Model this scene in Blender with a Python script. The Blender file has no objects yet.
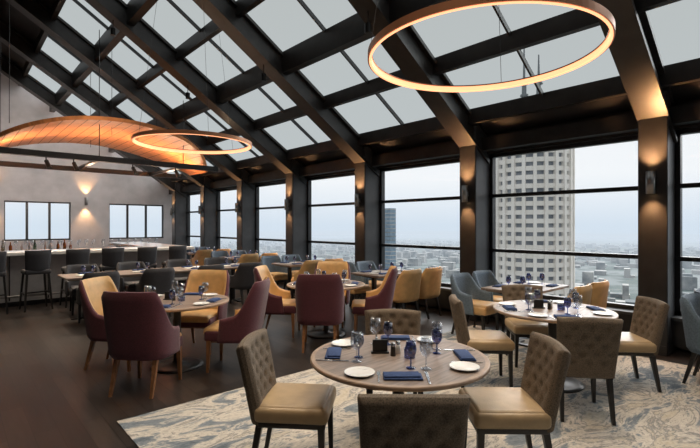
import bpy, bmesh, math, random
from mathutils import Vector, Matrix, Euler
random.seed(7)
scene=bpy.context.scene
try:
    scene.view_settings.view_transform='Standard'
    scene.view_settings.look='None'
except Exception: pass

# ------------------------------------------------------------------ materials
def newmat(name):
    m=bpy.data.materials.new(name); m.use_nodes=True
    nt=m.node_tree; b=nt.nodes['Principled BSDF']
    return m,nt,b
def mat(name,col,rough=.5,metal=0,var=0.0,scale=20,bump=0,bscale=None,spec=None,sheen=0,stretch=None):
    m,nt,b=newmat(name)
    b.inputs['Base Color'].default_value=(*col,1)
    b.inputs['Roughness'].default_value=rough
    b.inputs['Metallic'].default_value=metal
    if spec is not None: b.inputs['Specular IOR Level'].default_value=spec
    if sheen: b.inputs['Sheen Weight'].default_value=sheen
    tc=nt.nodes.new('ShaderNodeTexCoord')
    mp=nt.nodes.new('ShaderNodeMapping'); nt.links.new(tc.outputs['Object'],mp.inputs[0])
    if stretch: mp.inputs['Scale'].default_value=stretch
    if var:
        n=nt.nodes.new('ShaderNodeTexNoise'); n.inputs['Scale'].default_value=scale; n.inputs['Detail'].default_value=5
        nt.links.new(mp.outputs[0],n.inputs['Vector'])
        r=nt.nodes.new('ShaderNodeValToRGB')
        r.color_ramp.elements[0].position=.3; r.color_ramp.elements[1].position=.7
        r.color_ramp.elements[0].color=(*[max(0,c*(1-var)) for c in col],1)
        r.color_ramp.elements[1].color=(*[min(1,c*(1+var)) for c in col],1)
        nt.links.new(n.outputs[0],r.inputs[0]); nt.links.new(r.outputs[0],b.inputs['Base Color'])
    if bump:
        n2=nt.nodes.new('ShaderNodeTexNoise'); n2.inputs['Scale'].default_value=bscale or scale*4
        nt.links.new(mp.outputs[0],n2.inputs['Vector'])
        bp=nt.nodes.new('ShaderNodeBump'); bp.inputs['Strength'].default_value=bump; bp.inputs['Distance'].default_value=.01
        nt.links.new(n2.outputs[0],bp.inputs['Height']); nt.links.new(bp.outputs[0],b.inputs['Normal'])
    return m
def emat(name,col,st):
    m,nt,b=newmat(name)
    b.inputs['Base Color'].default_value=(*col,1)
    b.inputs['Emission Color'].default_value=(*col,1); b.inputs['Emission Strength'].default_value=st
    return m
def glassmat(name,tint,gloss=.06):
    m=bpy.data.materials.new(name); m.use_nodes=True; nt=m.node_tree; nt.nodes.clear()
    o=nt.nodes.new('ShaderNodeOutputMaterial'); mx=nt.nodes.new('ShaderNodeMixShader')
    t=nt.nodes.new('ShaderNodeBsdfTransparent'); t.inputs[0].default_value=(*tint,1)
    g=nt.nodes.new('ShaderNodeBsdfGlossy'); g.inputs['Roughness'].default_value=.03
    mx.inputs[0].default_value=gloss
    nt.links.new(t.outputs[0],mx.inputs[1]); nt.links.new(g.outputs[0],mx.inputs[2]); nt.links.new(mx.outputs[0],o.inputs[0])
    return m

M_steel=mat('dark_steel',(.026,.025,.026),.45,.0,.25,6)
M_rafter=mat('rafter_bronze',(.030,.026,.024),.4,.1,.25,5)
M_column=mat('column_cladding',(.06,.06,.063),.45,0,.15,5)
M_roof=mat('roof_dark',(.022,.021,.022),.7,0,.2,4)
M_frame=mat('window_frame',(.014,.014,.016),.4)
M_plaster=mat('plaster_grey',(.46,.45,.46),.85,0,.12,2.5,.1,60)
M_glass=glassmat('window_glass',(.98,.99,1.0),.008)
M_sky=glassmat('skylight_glass',(.73,.755,.76),0)
M_gold=mat('gold_leather',(.62,.385,.165),.42,0,.12,10,.1,120)
M_tan=mat('tan_leather',(.45,.325,.185),.36,0,.1,10,.1,120)
M_tweed=mat('brown_tweed',(.15,.115,.082),.9,0,.5,160,.3,300)
M_burg=mat('burgundy_fabric',(.092,.018,.03),.8,0,.25,90,.2,250,sheen=.2)
M_blue=mat('blue_fabric',(.12,.17,.225),.75,0,.2,60,.2,250)
M_char=mat('charcoal_fabric',(.042,.042,.047),.75,0,.2,60,.2,250)
M_black=mat('black_wood',(.014,.012,.011),.35)
M_oak=mat('chair_oak',(.24,.11,.045),.4,0,.3,14,stretch=(6,6,1))
M_metal=mat('brushed_metal',(.35,.34,.33),.35,.9)
M_copper=mat('copper_band',(.58,.27,.15),.35,.5)
M_top=mat('grey_oak_top',(.23,.175,.14),.38,0,.35,5,.05,60,stretch=(1,9,1))
M_edge=mat('table_edge',(.34,.24,.17),.4,0,.2,10)
M_nap=mat('navy_napkin',(.03,.06,.16),.9,0,.15,60,.2,300)
M_china=mat('white_china',(.8,.8,.78),.15)
M_cut=mat('cutlery_steel',(.6,.6,.6),.2,1)
M_gl=glassmat('clear_stemware',(.88,.91,.95),.22)
M_glb=glassmat('blue_stemware',(.36,.43,.68),.22)
M_wood=mat('canopy_wood',(.62,.23,.075),.42,0,.25,5,stretch=(1,8,1))
M_seam=mat('canopy_seam',(.22,.09,.04),.6)
M_bar=mat('bar_front',(.38,.36,.35),.6,0,.1,6)
M_bartop=mat('bar_top_stone',(.80,.78,.75),.2,0,.08,8)
M_led=emat('led_warm',(1,.44,.22),1.7)
M_bulb=emat('sconce_bulb',(1,.6,.28),8)
M_white=mat('mast_paint',(.28,.29,.31),.6,0,.05,5)

def floor_mat():
    m,nt,b=newmat('dark_plank_floor')
    tc=nt.nodes.new('ShaderNodeTexCoord'); mp=nt.nodes.new('ShaderNodeMapping')
    mp.inputs['Rotation'].default_value=(0,0,math.radians(90))
    nt.links.new(tc.outputs['Object'],mp.inputs[0])
    br=nt.nodes.new('ShaderNodeTexBrick'); br.inputs['Scale'].default_value=1
    br.inputs['Brick Width'].default_value=1.4; br.inputs['Row Height'].default_value=.16; br.inputs['Mortar Size'].default_value=.003
    br.inputs['Color1'].default_value=(.012,.010,.009,1); br.inputs['Color2'].default_value=(.038,.030,.026,1); br.inputs['Mortar'].default_value=(.004,.004,.004,1)
    nt.links.new(mp.outputs[0],br.inputs['Vector'])
    n=nt.nodes.new('ShaderNodeTexNoise'); n.inputs['Scale'].default_value=3; n.inputs['Detail'].default_value=8
    m2=nt.nodes.new('ShaderNodeMapping'); m2.inputs['Scale'].default_value=(8,1,1)
    nt.links.new(tc.outputs['Object'],m2.inputs[0]); nt.links.new(m2.outputs[0],n.inputs['Vector'])
    mx=nt.nodes.new('ShaderNodeMixRGB'); mx.blend_type='OVERLAY'; mx.inputs[0].default_value=.6
    nt.links.new(br.outputs[0],mx.inputs[1]); nt.links.new(n.outputs[0],mx.inputs[2]); nt.links.new(mx.outputs[0],b.inputs['Base Color'])
    b.inputs['Roughness'].default_value=.33; b.inputs['Specular IOR Level'].default_value=.4
    return m
def rug_mat():
    m,nt,b=newmat('swirl_carpet')
    tc=nt.nodes.new('ShaderNodeTexCoord')
    mp=nt.nodes.new('ShaderNodeMapping'); mp.inputs['Scale'].default_value=(1,2.2,1); mp.inputs['Rotation'].default_value=(0,0,.5)
    nt.links.new(tc.outputs['Object'],mp.inputs[0])
    n=nt.nodes.new('ShaderNodeTexNoise'); n.inputs['Scale'].default_value=1.3; n.inputs['Detail'].default_value=9; n.inputs['Roughness'].default_value=.7; n.inputs['Distortion'].default_value=1.3
    nt.links.new(mp.outputs[0],n.inputs['Vector'])
    r=nt.nodes.new('ShaderNodeValToRGB'); cr=r.color_ramp
    cr.elements[0].position=.34; cr.elements[0].color=(.10,.12,.14,1)
    cr.elements[1].position=.68; cr.elements[1].color=(.45,.39,.30,1)
    for p,c in((.44,(.19,.215,.235)),(.475,(.47,.43,.37)),(.52,(.54,.49,.42)),(.55,(.19,.19,.19)),(.59,(.48,.43,.35))):
        e=cr.elements.new(p); e.color=(*c,1)
    nt.links.new(n.outputs[0],r.inputs[0])
    f=nt.nodes.new('ShaderNodeTexNoise'); f.inputs['Scale'].default_value=45
    nt.links.new(tc.outputs['Object'],f.inputs['Vector'])
    mx=nt.nodes.new('ShaderNodeMixRGB'); mx.blend_type='OVERLAY'; mx.inputs[0].default_value=.35
    nt.links.new(r.outputs[0],mx.inputs[1]); nt.links.new(f.outputs[0],mx.inputs[2]); nt.links.new(mx.outputs[0],b.inputs['Base Color'])
    b.inputs['Roughness'].default_value=.95
    return m
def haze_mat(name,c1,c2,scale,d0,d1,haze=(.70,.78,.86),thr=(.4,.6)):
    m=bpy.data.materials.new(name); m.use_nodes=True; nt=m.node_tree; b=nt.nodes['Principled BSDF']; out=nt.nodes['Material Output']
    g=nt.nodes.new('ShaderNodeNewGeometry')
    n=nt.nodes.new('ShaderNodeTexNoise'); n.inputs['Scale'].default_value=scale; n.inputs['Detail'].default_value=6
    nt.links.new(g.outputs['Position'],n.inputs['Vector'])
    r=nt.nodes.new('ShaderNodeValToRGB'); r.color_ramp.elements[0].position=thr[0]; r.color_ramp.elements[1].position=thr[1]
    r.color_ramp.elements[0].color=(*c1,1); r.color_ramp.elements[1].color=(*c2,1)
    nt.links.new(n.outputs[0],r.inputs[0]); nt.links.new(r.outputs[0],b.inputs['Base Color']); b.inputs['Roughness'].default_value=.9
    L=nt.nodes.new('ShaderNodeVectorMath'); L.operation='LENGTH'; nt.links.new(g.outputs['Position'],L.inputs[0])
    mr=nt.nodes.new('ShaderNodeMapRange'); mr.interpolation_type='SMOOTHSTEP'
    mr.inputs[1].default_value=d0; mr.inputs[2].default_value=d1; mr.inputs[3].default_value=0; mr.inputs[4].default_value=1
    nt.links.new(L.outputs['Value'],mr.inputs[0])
    e=nt.nodes.new('ShaderNodeEmission'); e.inputs[0].default_value=(*haze,1)  # aerial haze painted in: glow blended over the base colour by distance
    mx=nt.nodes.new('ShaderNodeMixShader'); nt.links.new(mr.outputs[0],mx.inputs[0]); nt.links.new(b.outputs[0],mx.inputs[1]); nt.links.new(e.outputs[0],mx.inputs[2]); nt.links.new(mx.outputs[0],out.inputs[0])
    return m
M_floor=floor_mat(); M_rug=rug_mat()
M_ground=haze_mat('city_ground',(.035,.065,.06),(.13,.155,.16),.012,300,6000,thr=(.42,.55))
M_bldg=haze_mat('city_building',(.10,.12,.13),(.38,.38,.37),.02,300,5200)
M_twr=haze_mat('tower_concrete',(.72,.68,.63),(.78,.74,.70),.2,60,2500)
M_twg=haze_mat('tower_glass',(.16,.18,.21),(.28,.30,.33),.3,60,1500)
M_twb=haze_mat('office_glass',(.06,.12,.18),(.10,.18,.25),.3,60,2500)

# ------------------------------------------------------------------ mesh builder
class MB:
    def __init__(s): s.v=[];s.f=[];s.mi=[];s.sm=[];s.mats=[]
    def mid(s,m):
        if m not in s.mats: s.mats.append(m)
        return s.mats.index(m)
    def raw(s,vs,fs,m,smooth=False):
        o=len(s.v); s.v+= [Vector(v) for v in vs]
        k=s.mid(m)
        for f in fs: s.f.append([i+o for i in f]); s.mi.append(k); s.sm.append(smooth)
    def box(s,c,size,m,bev=0,rot=(0,0,0),seg=2,taper=None,smooth=None):
        bm=bmesh.new(); bmesh.ops.create_cube(bm,size=1)
        for v in bm.verts:
            v.co=Vector((v.co.x*size[0],v.co.y*size[1],v.co.z*size[2]))
            if taper and v.co.z<0: v.co.x*=taper; v.co.y*=taper
        if bev: bmesh.ops.bevel(bm,geom=list(bm.edges),offset=bev,segments=seg,affect='EDGES',profile=.5)
        T=Matrix.Translation(c)@Euler(rot).to_matrix().to_4x4()
        bm.verts.index_update()
        s.raw([T@v.co for v in bm.verts],[[v.index for v in f.verts] for f in bm.faces],m,bool(bev) if smooth is None else smooth)
        bm.free()
    def bx(s,x0,x1,y0,y1,z0,z1,m,bev=0):
        s.box(((x0+x1)/2,(y0+y1)/2,(z0+z1)/2),(x1-x0,y1-y0,z1-z0),m,bev,seg=1,smooth=False)
    def cyl(s,p0,p1,r0,r1,m,seg=16,smooth=True):
        p0=Vector(p0);p1=Vector(p1);d=(p1-p0)
        q=d.to_track_quat('Z','Y')
        vs=[];n=seg
        for p,r in((p0,r0),(p1,r1)):
            for i in range(n):
                a=2*math.pi*i/n; vs.append(p+q@Vector((r*math.cos(a),r*math.sin(a),0)))
        s.raw(vs,[[i,(i+1)%n,n+(i+1)%n,n+i] for i in range(n)],m,smooth)
        s.raw(vs,[list(range(n))[::-1],list(range(n,2*n))],m,False)
    def lathe(s,prof,m,o=(0,0,0),seg=24,smooth=True):
        o=Vector(o);vs=[]
        for r,z in prof:
            for i in range(seg):
                a=2*math.pi*i/seg; vs.append(o+Vector((r*math.cos(a),r*math.sin(a),z)))
        fs=[]
        for j in range(len(prof)-1):
            for i in range(seg):
                fs.append([j*seg+i,j*seg+(i+1)%seg,(j+1)*seg+(i+1)%seg,(j+1)*seg+i])
        s.raw(vs,fs,m,smooth)
    def prism(s,poly,y0,y1,m):   # poly in XZ
        n=len(poly)
        vs=[(x,y0,z) for x,z in poly]+[(x,y1,z) for x,z in poly]
        s.raw(vs,[[i,(i+1)%n,n+(i+1)%n,n+i] for i in range(n)]+[list(range(n))[::-1],list(range(n,2*n))],m)
    def leg(s,p0,p1,w0,w1,m):
        p0=Vector(p0);p1=Vector(p1);vs=[]
        for p,w in((p0,w0),(p1,w1)):
            for a,b in((-1,-1),(1,-1),(1,1),(-1,1)): vs.append(p+Vector((a*w/2,b*w/2,0)))
        s.raw(vs,[[0,1,5,4],[1,2,6,5],[2,3,7,6],[3,0,4,7],[3,2,1,0],[4,5,6,7]],m)
    def shell(s,P,T,nu,nv,mf,mb,me):
        pts=[[Vector(P(i/nu,j/nv)) for j in range(nv+1)] for i in range(nu+1)]
        F=[];B=[]
        for i in range(nu+1):
            for j in range(nv+1):
                a=pts[min(i+1,nu)][j]-pts[max(i-1,0)][j]; b=pts[i][min(j+1,nv)]-pts[i][max(j-1,0)]
                n=a.cross(b); n.normalize()
                t=T(i/nu,j/nv)/2
                F.append(pts[i][j]-n*t); B.append(pts[i][j]+n*t)
        W=nv+1; q=[]
        for i in range(nu):
            for j in range(nv): q.append([i*W+j,(i+1)*W+j,(i+1)*W+j+1,i*W+j+1])
        s.raw(F,[x[::-1] for x in q],mf,True); s.raw(B,q,mb,True)
        loop=[(i,0) for i in range(nu)]+[(nu,j) for j in range(nv)]+[(i,nv) for i in range(nu,0,-1)]+[(0,j) for j in range(nv,0,-1)]
        N=len(loop); vs=[F[i*W+j] for i,j in loop]+[B[i*W+j] for i,j in loop]
        s.raw(vs,[[k,(k+1)%N,N+(k+1)%N,N+k] for k in range(N)],me,True)
    def mesh(s,name):
        me=bpy.data.meshes.new(name); me.from_pydata([tuple(v) for v in s.v],[],s.f)
        for m in s.mats: me.materials.append(m)
        me.polygons.foreach_set('material_index',s.mi); me.polygons.foreach_set('use_smooth',s.sm)
        me.update()
        bm=bmesh.new(); bm.from_mesh(me); bmesh.ops.recalc_face_normals(bm,faces=bm.faces); bm.to_mesh(me); bm.free()
        return me
    def obj(s,name,loc=(0,0,0),rz=0): return inst(s.mesh(name),name,loc,rz)
def inst(me,name,loc=(0,0,0),rz=0,rot=None,sc=1):
    o=bpy.data.objects.new(name,me); scene.collection.objects.link(o)
    o.location=loc; o.rotation_euler=rot or (0,0,rz)
    if sc!=1: o.scale=(sc,)*3
    return o

# ------------------------------------------------------------------ room shell
YN,YF=-4.0,18.9; XW=7.1; XL=-9.6; XR=-1.25; SL=.65
def zb(X): return 2.95+SL*(6.6-X)
def zg(X): return zb(X)+.5
COLY=[1.62+2.69*k for k in range(-2,7)]
b=MB(); b.bx(XL-.2,XW+.3,YN-.2,YF+.2,-.15,0,M_floor); b.obj('floor')
RUG=(1.02,6.3,-1.6,4.0)
b=MB(); b.bx(*RUG,0,.008,M_rug); b.obj('area_rug')
def fz(x,y): return .009 if (RUG[0]-.35<x<RUG[1]+.35 and RUG[2]<y<RUG[3]+.35) else 0
# right wall: plinth, header
b=MB(); b.bx(XW-.08,XW+.3,YN,YF,0,.42,M_column); b.bx(XW-.2,XW-.08,YN,YF,.06,.40,M_steel); b.bx(XW-.24,XW+.0,YN,YF,.40,.44,M_column)
b.bx(XW-.12,XW+.3,YN,YF,2.86,3.3,M_rafter); b.bx(XW-.30,XW-.12,YN,YF,2.90,3.12,M_steel)
b.obj('wall_right')
for i,y in enumerate(COLY):
    b=MB(); 
    b.bx(6.6,7.2,y-.13,y+.13,0,3.3,M_column,.01)
    b.bx(6.57,6.62,y-.16,y+.16,0,3.06,M_steel,.008); b.bx(6.56,7.1,y-.15,y+.15,0,.12,M_steel)
    b.obj('structural_column')
for i in range(len(COLY)+1):
    y0=(COLY[i-1]+.13) if i>0 else YN; y1=(COLY[i]-.13) if i<len(COLY) else YF
    if y1-y0<.3: continue
    b=MB(); w=.06
    b.bx(XW-.04,XW+.06,y0,y0+w,.44,2.86,M_frame); b.bx(XW-.04,XW+.06,y1-w,y1,.44,2.86,M_frame)
    b.bx(XW-.04,XW+.06,y0,y1,.44,.50,M_frame); b.bx(XW-.04,XW+.06,y0,y1,2.80,2.86,M_frame)
    for z in(1.18,2.13): b.bx(XW-.05,XW+.06,y0,y1,z-.028,z+.028,M_frame)
    b.bx(XW+.0,XW+.012,y0+w,y1-w,.5,2.8,M_glass)
    b.obj('window_%d'%(i+1))
# roof
for y in COLY:
    b=MB()
    def seg(z0,z1,hw,m): b.prism([(7.0,zb(7.0)+z0),(XR,zb(XR)+z0),(XR,zb(XR)+z1),(7.0,zb(7.0)+z1)],y-hw,y+hw,m)
    seg(.06,.5,.09,M_rafter); seg(0,.06,.17,M_rafter); seg(.40,.46,.16,M_rafter)
    b.obj('roof_rafter')
b=MB()
for X in (6.5,5.55,4.6,3.65,2.7,1.78):
    big = X in(4.6,2.7)
    h=.34 if big else .2; w=.075 if big else .05
    b.prism([(X-w,zg(X)-h),(X+w,zg(X)-h),(X+w,zg(X)+.04),(X-w,zg(X)+.04)],YN,YF,M_rafter)
b.obj('roof_purlins')
for i in range(len(COLY)-1):
    y0,y1=COLY[i]+.09,COLY[i+1]-.09; ym=(y0+y1)/2
    b=MB()
    b.prism([(6.6,zg(6.6)),(1.76,zg(1.76)),(1.76,zg(1.76)+.02),(6.6,zg(6.6)+.02)],y0,y1,M_sky)
    b.prism([(6.6,zg(6.6)-.05),(1.76,zg(1.76)-.05),(1.76,zg(1.76)+.03),(6.6,zg(6.6)+.03)],ym-.014,ym+.014,M_frame)
    b.obj('skylight_%d'%(i+1))
b=MB()
b.prism([(1.75,zg(1.75)),(XR,zg(XR)),(XL-.2,zg(XR)-SL*(XR-XL+.2)),(XL-.2,zg(XR)-SL*(XR-XL+.2)+.15),(XR,zg(XR)+.15),(1.75,zg(1.75)+.15)],YN-.2,YF+.2,M_roof)
for X in(.8,-.2,-1.2):
    b.prism([(X-.06,zg(X)-.3),(X+.06,zg(X)-.3),(X+.06,zg(X)+.04),(X-.06,zg(X)+.04)],YN,YF,M_rafter)
b.obj('ceiling')
b=MB(); b.prism([(7.4,zg(7.4)),(6.6,zg(6.6)),(6.6,zg(6.6)+.1),(7.4,zg(7.4)+.1)],YN-.2,YF+.2,M_roof); b.obj('trim_1')
# end, near, left walls
def rooftop(X): return zg(X) if X>XR else zg(XR)-SL*(XR-X)
def wallseg(b,x0,x1,z0,y0,y1,m,z1=None):
    if z1 is not None: b.bx(x0,x1,y0,y1,z0,z1,m); return
    pts=[(x0,z0),(x1,z0),(x1,rooftop(x1)+.05)]
    if x0<XR<x1: pts.append((XR,rooftop(XR)+.05))
    pts.append((x0,rooftop(x0)+.05)); b.prism(pts,y0,y1,m)
b=MB(); holes=[(1.35,3.28),(4.55,6.6)]
cx=XL
for h0,h1 in holes:
    wallseg(b,cx,h0,0,YF,YF+.25,M_plaster); wallseg(b,h0,h1,2.45,YF,YF+.25,M_plaster); b.bx(h0,h1,YF,YF+.25,0,1.08,M_plaster); cx=h1
wallseg(b,cx,XW+.3,0,YF,YF+.25,M_plaster)
b.obj('wall_far')
for n,(h0,h1) in enumerate(holes):
    b=MB(); 
    for x in(h0,h0+(h1-h0)*.33,h0+(h1-h0)*.67,h1): b.bx(x-.035,x+.035,YF+.08,YF+.16,1.08,2.45,M_frame)
    for z in(1.1,2.43): b.bx(h0,h1,YF+.08,YF+.16,z-.03,z+.03,M_frame)
    b.bx(h0,h1,YF+.11,YF+.12,1.1,2.43,M_glass); b.obj('window_%d'%(20+n))
b=MB(); wallseg(b,XL,XW+.3,0,YN-.25,YN,M_plaster); b.obj('wall_near')
b=MB(); b.bx(XL-.25,XL,YN,YF,0,rooftop(XL)+.05,M_plaster); b.obj('wall_left')
b=MB(); b.bx(XL,XW-.3,YF-.02,YF,0,.14,M_steel); b.obj('baseboard_far')

# ------------------------------------------------------------------ sconces
def spot(name,loc,direction,energy,col,angle=80,blend=.8,size=.04):
    l=bpy.data.lights.new(name,'SPOT'); l.energy=energy; l.color=col; l.spot_size=math.radians(angle); l.spot_blend=blend; l.shadow_soft_size=size
    o=bpy.data.objects.new(name,l); scene.collection.objects.link(o); o.location=loc
    o.rotation_euler=Vector(direction).to_track_quat('-Z','Y').to_euler(); return o
WARM=(1,.52,.22)
b=MB(); b.lathe([(.0,-.13),(.04,-.13),(.045,-.14),(.05,-.14),(.05,.14),(.045,.14),(.04,.12),(0,.12)],M_metal,(0,0,0)); b.lathe([(0,.125),(.038,.125)],M_bulb); b.lathe([(0,-.135),(.038,-.135)],M_bulb)
b.box((.06,0,0),(.06,.05,.08),M_metal,.005)
me_sc=b.mesh('wall_sconce')
for i,y in enumerate(COLY):
    inst(me_sc,'wall_sconce',(6.49,y,2.15))
    if y>1:
        spot('sconce_uplight',(6.46,y,2.31),(0.2,0,1),120,WARM,90)
        spot('sconce_downlight',(6.46,y,1.98),(0.25,0,-1),50,WARM,85)
for x in(3.75,1.0):
    inst(me_sc,'wall_sconce',(x,YF-.11,2.5),math.radians(90)); 
    spot('sconce_uplight',(x,YF-.14,2.66),(0,.1,1),70,WARM,80); spot('sconce_downlight',(x,YF-.14,2.34),(0,.1,-1),70,WARM,80)

# ------------------------------------------------------------------ ring pendants
def ring(R,loc):
    b=MB(); n=96
    def band(r0,r1,z0,z1,m): b.lathe([(r0,z0),(r1,z0),(r1,z1),(r0,z1),(r0,z0)],m,seg=n,smooth=False)
    band(R-.004,R+.016,0,.06,M_copper); band(R-.024,R-.004,.048,.06,M_copper); band(R-.018,R-.004,.002,.048,M_led); band(R-.016,R+.004,-.006,0,M_led); 
    for a in(20,140,260):
        a=math.radians(a); x,y=R*math.cos(a),R*math.sin(a)
        b.cyl((x,y,.04),(x*.6,y*.6,zg(loc[0]+x*.6)-loc[2]-.02),.0025,.0025,M_steel,6)
    b.obj('ring_pendant_light',loc)
ring(.97,(3.41,2.09,3.06)); ring(.97,(3.17,7.6,3.02))

# ------------------------------------------------------------------ canopy over bar
b=MB()
HY=1.8; CYc=12.5; CX=2.85; CW=2.5
def cpz(s): return 3.10+.84*max(0,1-s*s)**.75
def cph(s): return HY*(1-.7*s**4)
def cp(u,v):
    s=-math.cos(u*math.pi); X=CX+CW*s
    return (X,CYc+(v-.5)*2*cph(s),cpz(s))
b.shell(cp,lambda u,v:.08,56,12,M_wood,M_wood,M_wood)
for k in range(1,22):    # joints between the wood slats
    s=-1+2*k/22; X=CX+CW*s; z=cpz(s); a=math.atan2(cpz(s+.01)-cpz(s-.01),.02*CW)
    b.box((X,CYc,z),(.014,2*cph(s)-.02,.088),M_seam,rot=(0,-a,0))
for x in(.9,2.8,4.5):
    for y in(11.4,13.5): b.cyl((x,y,3.7),(x,y,zg(x)-.1),.006,.006,M_steel,6)
b.obj('curved_wood_canopy')
b=MB()
b.bx(-1.5,5.3,11.15,11.3,3.05,3.17,M_steel); b.bx(-1.5,5.3,13.6,13.72,3.05,3.17,M_steel)
for x in(-1,.6,2.5,4.4): b.cyl((x,11.22,3.17),(x,11.22,zg(x)-.1),.008,.008,M_steel,6); b.bx(x-.04,x+.04,11.2,13.65,3.07,3.13,M_steel)
for x in(.3,1.5,2.0,3.2,4.2):
    b.cyl((x,11.22,3.05),(x,11.22,2.95),.012,.012,M_black,8); b.cyl((x,11.2,2.97),(x+.04,11.08,2.81),.04,.045,M_black,12)
b.obj('track_light_beam')
for x in(.9,2.8,4.4):  # added area lights, no fixture modelled, to warm the canopy underside
    l=bpy.data.lights.new('canopy_fill_light','AREA'); l.energy=36; l.color=(1,.66,.42); l.shape='RECTANGLE'; l.size=1.2; l.size_y=.1
    o=bpy.data.objects.new('canopy_fill_light',l); scene.collection.objects.link(o); o.location=(x,12.3,2.98); o.rotation_euler=(math.radians(180),0,0)
for x in(.3,1.5,2.0,3.2,4.2): spot('track_lamp',(x+.05,11.06,2.79),(.2,-.5,-1),110,(1,.8,.6),80)
for x in(-1,.6,2.5,4.4): spot('wall_fill_spot',(x,13.8,3.08),(0,1,-.02),220,(1,.86,.76),95,1,.15)  # added fill spots without fixtures, to brighten the far wall

# ------------------------------------------------------------------ bar
b=MB()
b.bx(-5,4.4,11.0,11.5,.1,1.02,M_bar); b.bx(-5,4.35,11.06,11.5,0,.1,M_steel); b.bx(-5.05,4.5,10.75,11.6,1.02,1.09,M_bartop,.01)
for k in range(15): b.bx(-4.9+k*.64,-4.88+k*.64,10.985,11.0,.12,1.0,M_steel)
b.bx(3.8,4.4,11.5,15.0,.1,1.02,M_bar); b.bx(3.6,4.5,11.5,15.05,1.02,1.09,M_bartop)
b.cyl((-5,10.85,.22),(4.4,10.85,.22),.02,.02,M_metal,10)
b.obj('bar_counter')
b=MB()
b.bx(-3,2.6,13.3,13.9,0,.90,M_black); b.bx(-3,2.65,13.25,13.95,.90,.95,M_bartop)
for k in range(9): b.bx(-2.95+k*.62,-2.36+k*.62,13.28,13.3,.08,.86,M_steel)
b.obj('back_bar_cabinet')
M_bot=[glassmat('green_bottle',(.2,.3,.15),.2),mat('amber_bottle',(.25,.09,.02),.15),mat('clear_bottle',(.5,.52,.55),.15)]
b=MB()
for k in range(24):
    x=-1.2+k*.155+random.uniform(-.05,.05); h=random.uniform(.22,.32); r=.035
    b.lathe([(0,0),(r,0),(r,h*.6),(r*.4,h*.75),(r*.35,h),(0,h)],random.choice(M_bot),(x,random.uniform(13.4,13.7),.952),10)
b.obj('bar_bottles')
b=MB()
for k in range(30):
    x=-1+k*.165+random.uniform(-.04,.04); b.lathe([(0,0),(.035,.002),(.006,.01),(.005,.08),(.035,.12),(.04,.17),(.032,.21)],M_gl,(x,11.42,1.09),10)
b.obj('bar_glassware')

# ------------------------------------------------------------------ chairs
def sst(a,b,x):
    t=max(0,min(1,(x-a)/(b-a))); return t*t*(3-2*t)
def pillow(u,v,t,e=.12):
    d=min(u,1-u,v,1-v)/e; return t*(.3+.7*math.sqrt(max(0,1-(1-min(1,d))**2)))
def legs(b,m,fx,fy,bx_,by,zt,splay=.03,back=.07,w0=.042,w1=.026):
    for s in(-1,1):
        b.leg((s*(fx+splay*.3),fy+splay*.3,0),(s*fx,fy,zt),w1,w0,m)
        b.leg((s*(bx_+splay*.3),by-back,0),(s*bx_,by,zt),w1,w0,m)
def dining_chair_mesh():
    b=MB()
    def P(u,v):
        a=2*u-1; return (a*(.215+.03*v),-.235-.10*v**1.1+.03*a*a,.36+.51*v-.012*a*a*v)
    lat=[]
    for r in range(5):
        for c in range(4 if r%2 else 3):
            n=4 if r%2 else 3
            lat.append(((c+1)/(n+1) if n==3 else .14+.24*c,.30+.14*r))
    def T(u,v):
        d=0
        for (x,y) in lat: d+=math.exp(-(((u-x)*.46)**2+((v-y)*.5)**2)/.00045)
        return pillow(u,v,.085,.10)*(1-.45*min(1,d))
    b.shell(P,T,40,40,M_tweed,M_tweed,M_tweed)
    b.box((0,.0,.425),(.47,.47,.10),M_tan,.035,seg=4)
    b.box((0,.0,.455),(.43,.43,.06),M_tan,.028,seg=4)
    b.box((0,0,.37),(.43,.43,.05),M_black,.006)
    legs(b,M_black,.195,.19,.185,-.20,.37)
    return b.mesh('dining_chair')
def shell_chair_mesh(name,outer,inner,seat,legm,H,wing,hw,flare=.1,recl=.12,bot=.34,base=None):
    b=MB()
    def P(u,v):
        a=2*u-1; th=a*1.78
        sx,cxx=math.sin(th),math.cos(th)
        x=hw*math.copysign(abs(sx)**.55,sx); y=-.01-.25*math.copysign(abs(cxx)**.55,cxx)
        top=wing+(H-wing)*(1-sst(.42,.95,abs(a)))
        z=bot+(top-bot)*v
        k=(z-bot)/(H-bot)
        return (x*(1+flare*k),y-recl*k*(1-.35*abs(a)),z)
    b.shell(P,lambda u,v:pillow(u,v,.065,.07),40,14,inner,outer,outer)
    b.box((0,.01,.40),(hw*2-.06,.50,.12),base or outer,.03,seg=3)
    b.box((0,.025,.445),(hw*2-.09,.50,.09),seat,.035,seg=4)
    legs(b,legm,hw-.06,.21,hw-.08,-.2,.36,.03,.10,.045,.026)
    b.box((0,0,.345),(hw*2-.12,.44,.04),legm,.005)
    return b.mesh(name)
me_A=dining_chair_mesh()
me_B=shell_chair_mesh('wingback_dining_chair',M_burg,M_gold,M_gold,M_oak,1.0,.60,.275)
me_G=shell_chair_mesh('gold_lounge_chair',M_gold,M_gold,M_gold,M_black,.88,.62,.255,.05,.07)
me_U=shell_chair_mesh('blue_lounge_chair',M_blue,M_blue,M_gold,M_black,.88,.62,.255,.05,.07,base=M_gold)
me_D=shell_chair_mesh('charcoal_dining_chair',M_char,M_char,M_char,M_black,.87,.60,.255,.08,.08)
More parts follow.
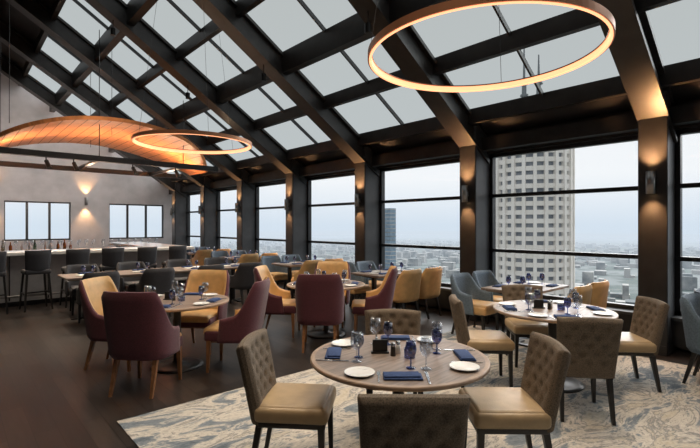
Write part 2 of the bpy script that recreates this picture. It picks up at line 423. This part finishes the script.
def stool_mesh():
    b=MB()
    def P(u,v):
        a=2*u-1; return (a*(.19+.02*v),-.19-.06*v+.06*a*a,.72+.42*v)
    b.shell(P,lambda u,v:pillow(u,v,.05,.1),14,8,M_char,M_char,M_char)
    b.box((0,0,.73),(.42,.42,.09),M_char,.03,seg=3)
    for s in(-1,1):
        b.leg((s*.22,.21,0),(s*.17,.16,.70),.028,.036,M_black); b.leg((s*.22,-.23,0),(s*.17,-.16,.70),.028,.036,M_black)
        b.box((s*.205,0,.32),(.02,.38,.025),M_black)
    b.box((0,.19,.26),(.40,.025,.03),M_metal); b.box((0,-.2,.35),(.38,.02,.025),M_black)
    return b.mesh('bar_stool')
me_S=stool_mesh()
def face(d): # rotation so +Y -> direction d
    return math.atan2(-d[0],d[1])

# ------------------------------------------------------------------ tables
def round_table_mesh(R):
    b=MB()
    b.lathe([(0,.72),(R-.02,.72),(R-.005,.725)],M_edge,seg=64); b.lathe([(R-.005,.725),(R,.73),(R,.746),(R-.006,.75)],M_edge,seg=64)
    b.lathe([(R-.006,.75),(R-.03,.7505)],M_edge,seg=64); b.lathe([(R-.03,.7505),(0,.7505)],M_top,seg=64,smooth=False)
    b.lathe([(0,.70),(.2,.70),(.2,.72),(0,.72)],M_black,seg=24)
    b.lathe([(.045,.03),(.04,.1),(.04,.70)],M_black,seg=20)
    b.lathe([(0,0),(.29,0),(.29,.012),(.24,.02),(.06,.04),(.045,.06)],M_black,seg=40)
    return b.mesh('round_dining_table')
def rect_table_mesh(w,d,name,bases):
    b=MB()
    b.box((0,0,.735),(w,d,.03),M_top,.004,seg=1,smooth=False)
    b.box((0,0,.71),(w-.1,d-.1,.02),M_edge)
    for x in bases:
        b.box((x,0,.37),(.07,.07,.68),M_black,.005); b.box((x,0,.012),(.08,d*.75,.024),M_black,.004); b.box((x,0,.012),(.42,.08,.024),M_black,.004)
        b.box((x,0,.69),(.3,.3,.02),M_black)
    return b.mesh(name)
me_T=round_table_mesh(.58)
# tableware
b=MB(); b.lathe([(0,.003),(.055,.003),(.085,.014),(.09,.016),(.085,.010),(.05,0),(0,0)],M_china,seg=32); me_pl=b.mesh('bread_plate')
b=MB(); b.box((0,0,.006),(.22,.10,.012),M_nap,.004); b.box((-.005,.006,.016),(.205,.085,.010),M_nap,.004,rot=(0,0,.04)); me_np=b.mesh('folded_napkin')
def glass_mesh(name,m,s=1):
    b=MB(); b.lathe([(0,.002),(.034*s,.002),(.034*s,.004),(.005,.012),(.0045,.07*s),(.02*s,.082*s),(.036*s,.105*s),(.041*s,.13*s),(.038*s,.16*s),(.032*s,.19*s),(.030*s,.19*s),(.036*s,.155*s),(.038*s,.13*s),(.033*s,.107*s),(.01*s,.086*s),(0,.084*s)],m,seg=20); return b.mesh(name)
me_wg=glass_mesh('wine_glass',M_gl,1.0); me_bg=glass_mesh('water_goblet',M_glb,.85)
b=MB(); b.box((0,-.03,.0025),(.008,.11,.003),M_cut); b.box((0,.05,.0025),(.022,.05,.003),M_cut)
for k in(-1,0,1): b.box((k*.008,.09,.0025),(.003,.04,.003),M_cut)
me_fk=b.mesh('fork')
b=MB(); b.box((0,-.05,.003),(.010,.10,.005),M_cut,.001); b.box((.002,.05,.0025),(.018,.12,.002),M_cut,taper=None); me_kn=b.mesh('knife')
def shaker(name,m):
    b=MB(); b.lathe([(0,0),(.018,0),(.016,.05),(.014,.065),(0,.066)],m,seg=14); b.lathe([(.0145,.062),(.015,.08),(.008,.086),(0,.086)],M_cut,seg=14); return b.mesh(name)
me_s1=shaker('salt_shaker',M_china); me_s2=shaker('pepper_grinder',M_black)
b=MB(); b.lathe([(0,0),(.035,0),(.038,.06),(.034,.06),(.031,.01),(0,.01)],M_glb,seg=18); b.lathe([(0,.012),(.02,.012),(.02,.03),(0,.03)],M_china,seg=12); me_cd=b.mesh('votive_candle')
b=MB(); b.box((0,0,.045),(.10,.012,.09),M_black,.002); b.box((0,0,.006),(.12,.04,.012),M_black,.002); me_mn=b.mesh('menu_holder')
ZT=.751
def setting(cx,cy,d,r,full=True,z0=0):
    d=Vector((d[0],d[1],0)).normalized(); t=Vector((-d.y,d.x,0)); rz=face((-d.x,-d.y)); c=Vector((cx,cy,ZT+z0))
    def put(me,n,rr,tt,a=0): p=c+d*(r+rr)+t*tt; inst(me,n,p,rz+a)
    put(me_np,'folded_napkin',.0,0,random.uniform(-.08,.08))
    put(me_bg,'water_goblet',-.17,.06); 
    if full:
        put(me_pl,'bread_plate',-.05,-.245)
        put(me_wg,'wine_glass',-.16,.15)
        put(me_fk,'fork',-.0,-.135); put(me_kn,'knife',-.0,.14)
    else: put(me_pl,'bread_plate',-.15,-.13)
def center(cx,cy,z0=0):
    z=ZT+z0
    inst(me_s1,'salt_shaker',(cx+.03,cy+.03,z)); inst(me_s2,'pepper_grinder',(cx-.03,cy+.02,z)); inst(me_cd,'votive_candle',(cx+.02,cy-.08,z),0); inst(me_mn,'menu_holder',(cx-.05,cy+.12,z),-.7)
def round_group(cx,cy,me,name,dist,full=True,tweak={}):
    z0=fz(cx,cy)
    inst(me_T,'round_dining_table',(cx,cy,z0),random.uniform(0,1))
    for k,(sx,sy) in enumerate(((-1,-1),(1,-1),(1,1),(-1,1))):
        a=math.atan2(sy,sx)+tweak.get(k,0); d=(math.cos(a),math.sin(a)); x,y=cx+d[0]*dist,cy+d[1]*dist
        inst(me,name,(x,y,fz(x,y)),face((-d[0],-d[1]))+random.uniform(-.05,.05))
        setting(cx,cy,d,.43,full,z0)
    center(cx,cy,z0)
round_group(2.20,1.97,me_A,'dining_chair',.67)
round_group(4.58,2.0,me_A,'dining_chair',.67,True,{0:-.08})
round_group(1.95,5.15,me_B,'wingback_dining_chair',.66)
round_group(4.15,5.15,me_B,'wingback_dining_chair',.66)
me_R=rect_table_mesh(1.15,.72,'rectangular_dining_table',(-.32,.32))
for k in range(-1,5):
    cy=3.0+2.69*k-(.12 if k==-1 else 0); cx=6.02
    z0=fz(cx,cy)
    inst(me_R,'rectangular_dining_table',(cx,cy,z0))
    for x in(-.29,.29):
        inst(me_G,'gold_lounge_chair',(cx+x,cy-.58,fz(cx+x,cy-.58)),random.uniform(-.05,.05))
        inst(me_U,'blue_lounge_chair',(cx+x,cy+.60,fz(cx+x,cy+.6)),math.pi+random.uniform(-.05,.05))
        setting(cx+x,cy,(0,-1),.24,False,z0); setting(cx+x,cy,(0,1),.24,False,z0)
me_L=rect_table_mesh(3.5,.8,'long_communal_table',(-1.4,0,1.4))
inst(me_L,'long_communal_table',(3.15,8.85,0))
for x in(1.8,2.7,3.65,4.5):
    inst(me_D,'charcoal_dining_chair',(x,8.25,0),random.uniform(-.08,.08)); inst(me_D,'charcoal_dining_chair',(x+.05,9.45,0),math.pi+random.uniform(-.08,.08))
    setting(x,8.85,(0,-1),.25,False); setting(x,8.85,(0,1),.25,False)
for k in range(8):
    inst(me_S,'bar_stool',(-.75+k*.66,10.42,0),random.uniform(-.1,.1))

# ------------------------------------------------------------------ outside
b=MB(); b.bx(-9000,9000,-9000,9000,-150.5,-150,M_ground); b.obj('city_ground')
b=MB(); fa=math.atan2(.7437,.6685)
for k in range(3000):
    a=fa+random.uniform(-1.1,1.1); r=math.sqrt(random.uniform(350**2,3800**2)); x,y=r*math.cos(a),r*math.sin(a)
    w=random.uniform(10,45); d=random.uniform(10,45); h=random.choice((6,8,10,12,20,30)) if r<1500 else random.choice((6,8,12,25))
    b.box((x,y,-150+h/2),(w,d,h),M_bldg,rot=(0,0,.3))
b.obj('distant_city_buildings')
# tower
b=MB(); R=12.7; top=29
def ngon(r,z0,z1,m,n=40): b.lathe([(0,z0),(r,z0),(r,z1),(0,z1)],m,seg=n,smooth=False)
ngon(R-1.0,-150,top,M_twg)
z=top-3.4
while z>-90:
    ngon(R-.25,z-1.45,z,M_twr); z-=2.75
for k in range(24):
    a=2*math.pi*k/24; b.box(((R-.4)*math.cos(a),(R-.4)*math.sin(a),(top-150)/2-1),(1.4,1.0,top+150-2),M_twr,rot=(0,0,a))
b.lathe([(R,top-.8),(R+.2,top-.8),(R+.2,top+1.0),(R-.5,top+1.0),(R-.5,top)],M_twr,seg=40,smooth=False)
ngon(R-.5,top,top+.4,M_twr); ngon(8.5,top,top+5,M_twr); b.box((0,0,top+7),(9,7,5),M_twr)
for dx in(-1.8,1.6): 
    b.cyl((dx,-dx,top+9),(dx,-dx,top+22),.9,.7,M_white,10); b.cyl((dx,-dx,top+22),(dx,-dx,top+(34 if dx<0 else 30)),.45,.2,M_white,8)
    for z in(12,16,20): b.cyl((dx,-dx,top+z),(dx,-dx,top+z+.6),1.3,1.3,M_white,10)
b.obj('skyscraper',(145.9,70.6,0))
b=MB(); b.box((0,0,-62),(11,11,171),M_twb)
for k in range(34): b.box((0,0,22-k*5),(11.4,11.4,1.0),M_bldg)
b.obj('office_tower',(430,400,0))

# ------------------------------------------------------------------ lights
w=bpy.data.worlds.new('World'); scene.world=w; w.use_nodes=True; nt=w.node_tree
bg=nt.nodes['Background']; tc=nt.nodes.new('ShaderNodeTexCoord'); sp=nt.nodes.new('ShaderNodeSeparateXYZ'); r=nt.nodes.new('ShaderNodeValToRGB')
nt.links.new(tc.outputs['Generated'],sp.inputs[0]); nt.links.new(sp.outputs[2],r.inputs[0]); nt.links.new(r.outputs[0],bg.inputs[0])
cr=r.color_ramp; cr.elements[0].position=0; cr.elements[0].color=(.62,.70,.78,1); cr.elements[1].position=.5; cr.elements[1].color=(.80,.80,.79,1)
e=cr.elements.new(.10); e.color=(.84,.855,.865,1)
bg.inputs[1].default_value=1.13
s=bpy.data.lights.new('overcast_sun','SUN'); s.energy=5.8; s.angle=math.radians(70); s.color=(1,.985,.96)
so=bpy.data.objects.new('overcast_sun',s); scene.collection.objects.link(so); so.rotation_euler=Vector((-.75,-.1,-.62)).to_track_quat('-Z','Y').to_euler(); so.location=(10,5,12)
# added fill spots that brighten the dark interior, with made-up housings
b=MB(); b.cyl((0,0,0),(0,0,.13),.045,.045,M_black,16); b.cyl((0,0,.13),(0,0,.3),.008,.008,M_black,8); me_sp=b.mesh('added_spot_housing')
for (x,y) in((2.2,1.62),(4.4,1.62),(2.0,4.31),(4.2,4.31),(2.0,7.0),(4.2,7.0),(0.6,4.31),(2.4,9.69),(0.4,9.69),(3.9,9.69),(.4,1.62)):
    z=zb(x)-.3; inst(me_sp,'added_spot_housing',(x,y,z))
    spot('added_fill_spot',(x,y,z-.02),(0,.05,-1),230,(1,.79,.58),95,.9,.06)

# ------------------------------------------------------------------ camera
c=bpy.data.cameras.new('camera'); co=bpy.data.objects.new('camera',c); scene.collection.objects.link(co)
co.location=(0,0,1.62); co.rotation_euler=(math.radians(90),0,math.radians(-41.95))
c.lens=445/700*36; c.sensor_width=36; c.sensor_fit='HORIZONTAL'; c.shift_y=.0015; c.clip_end=20000; c.clip_start=.05
scene.camera=co
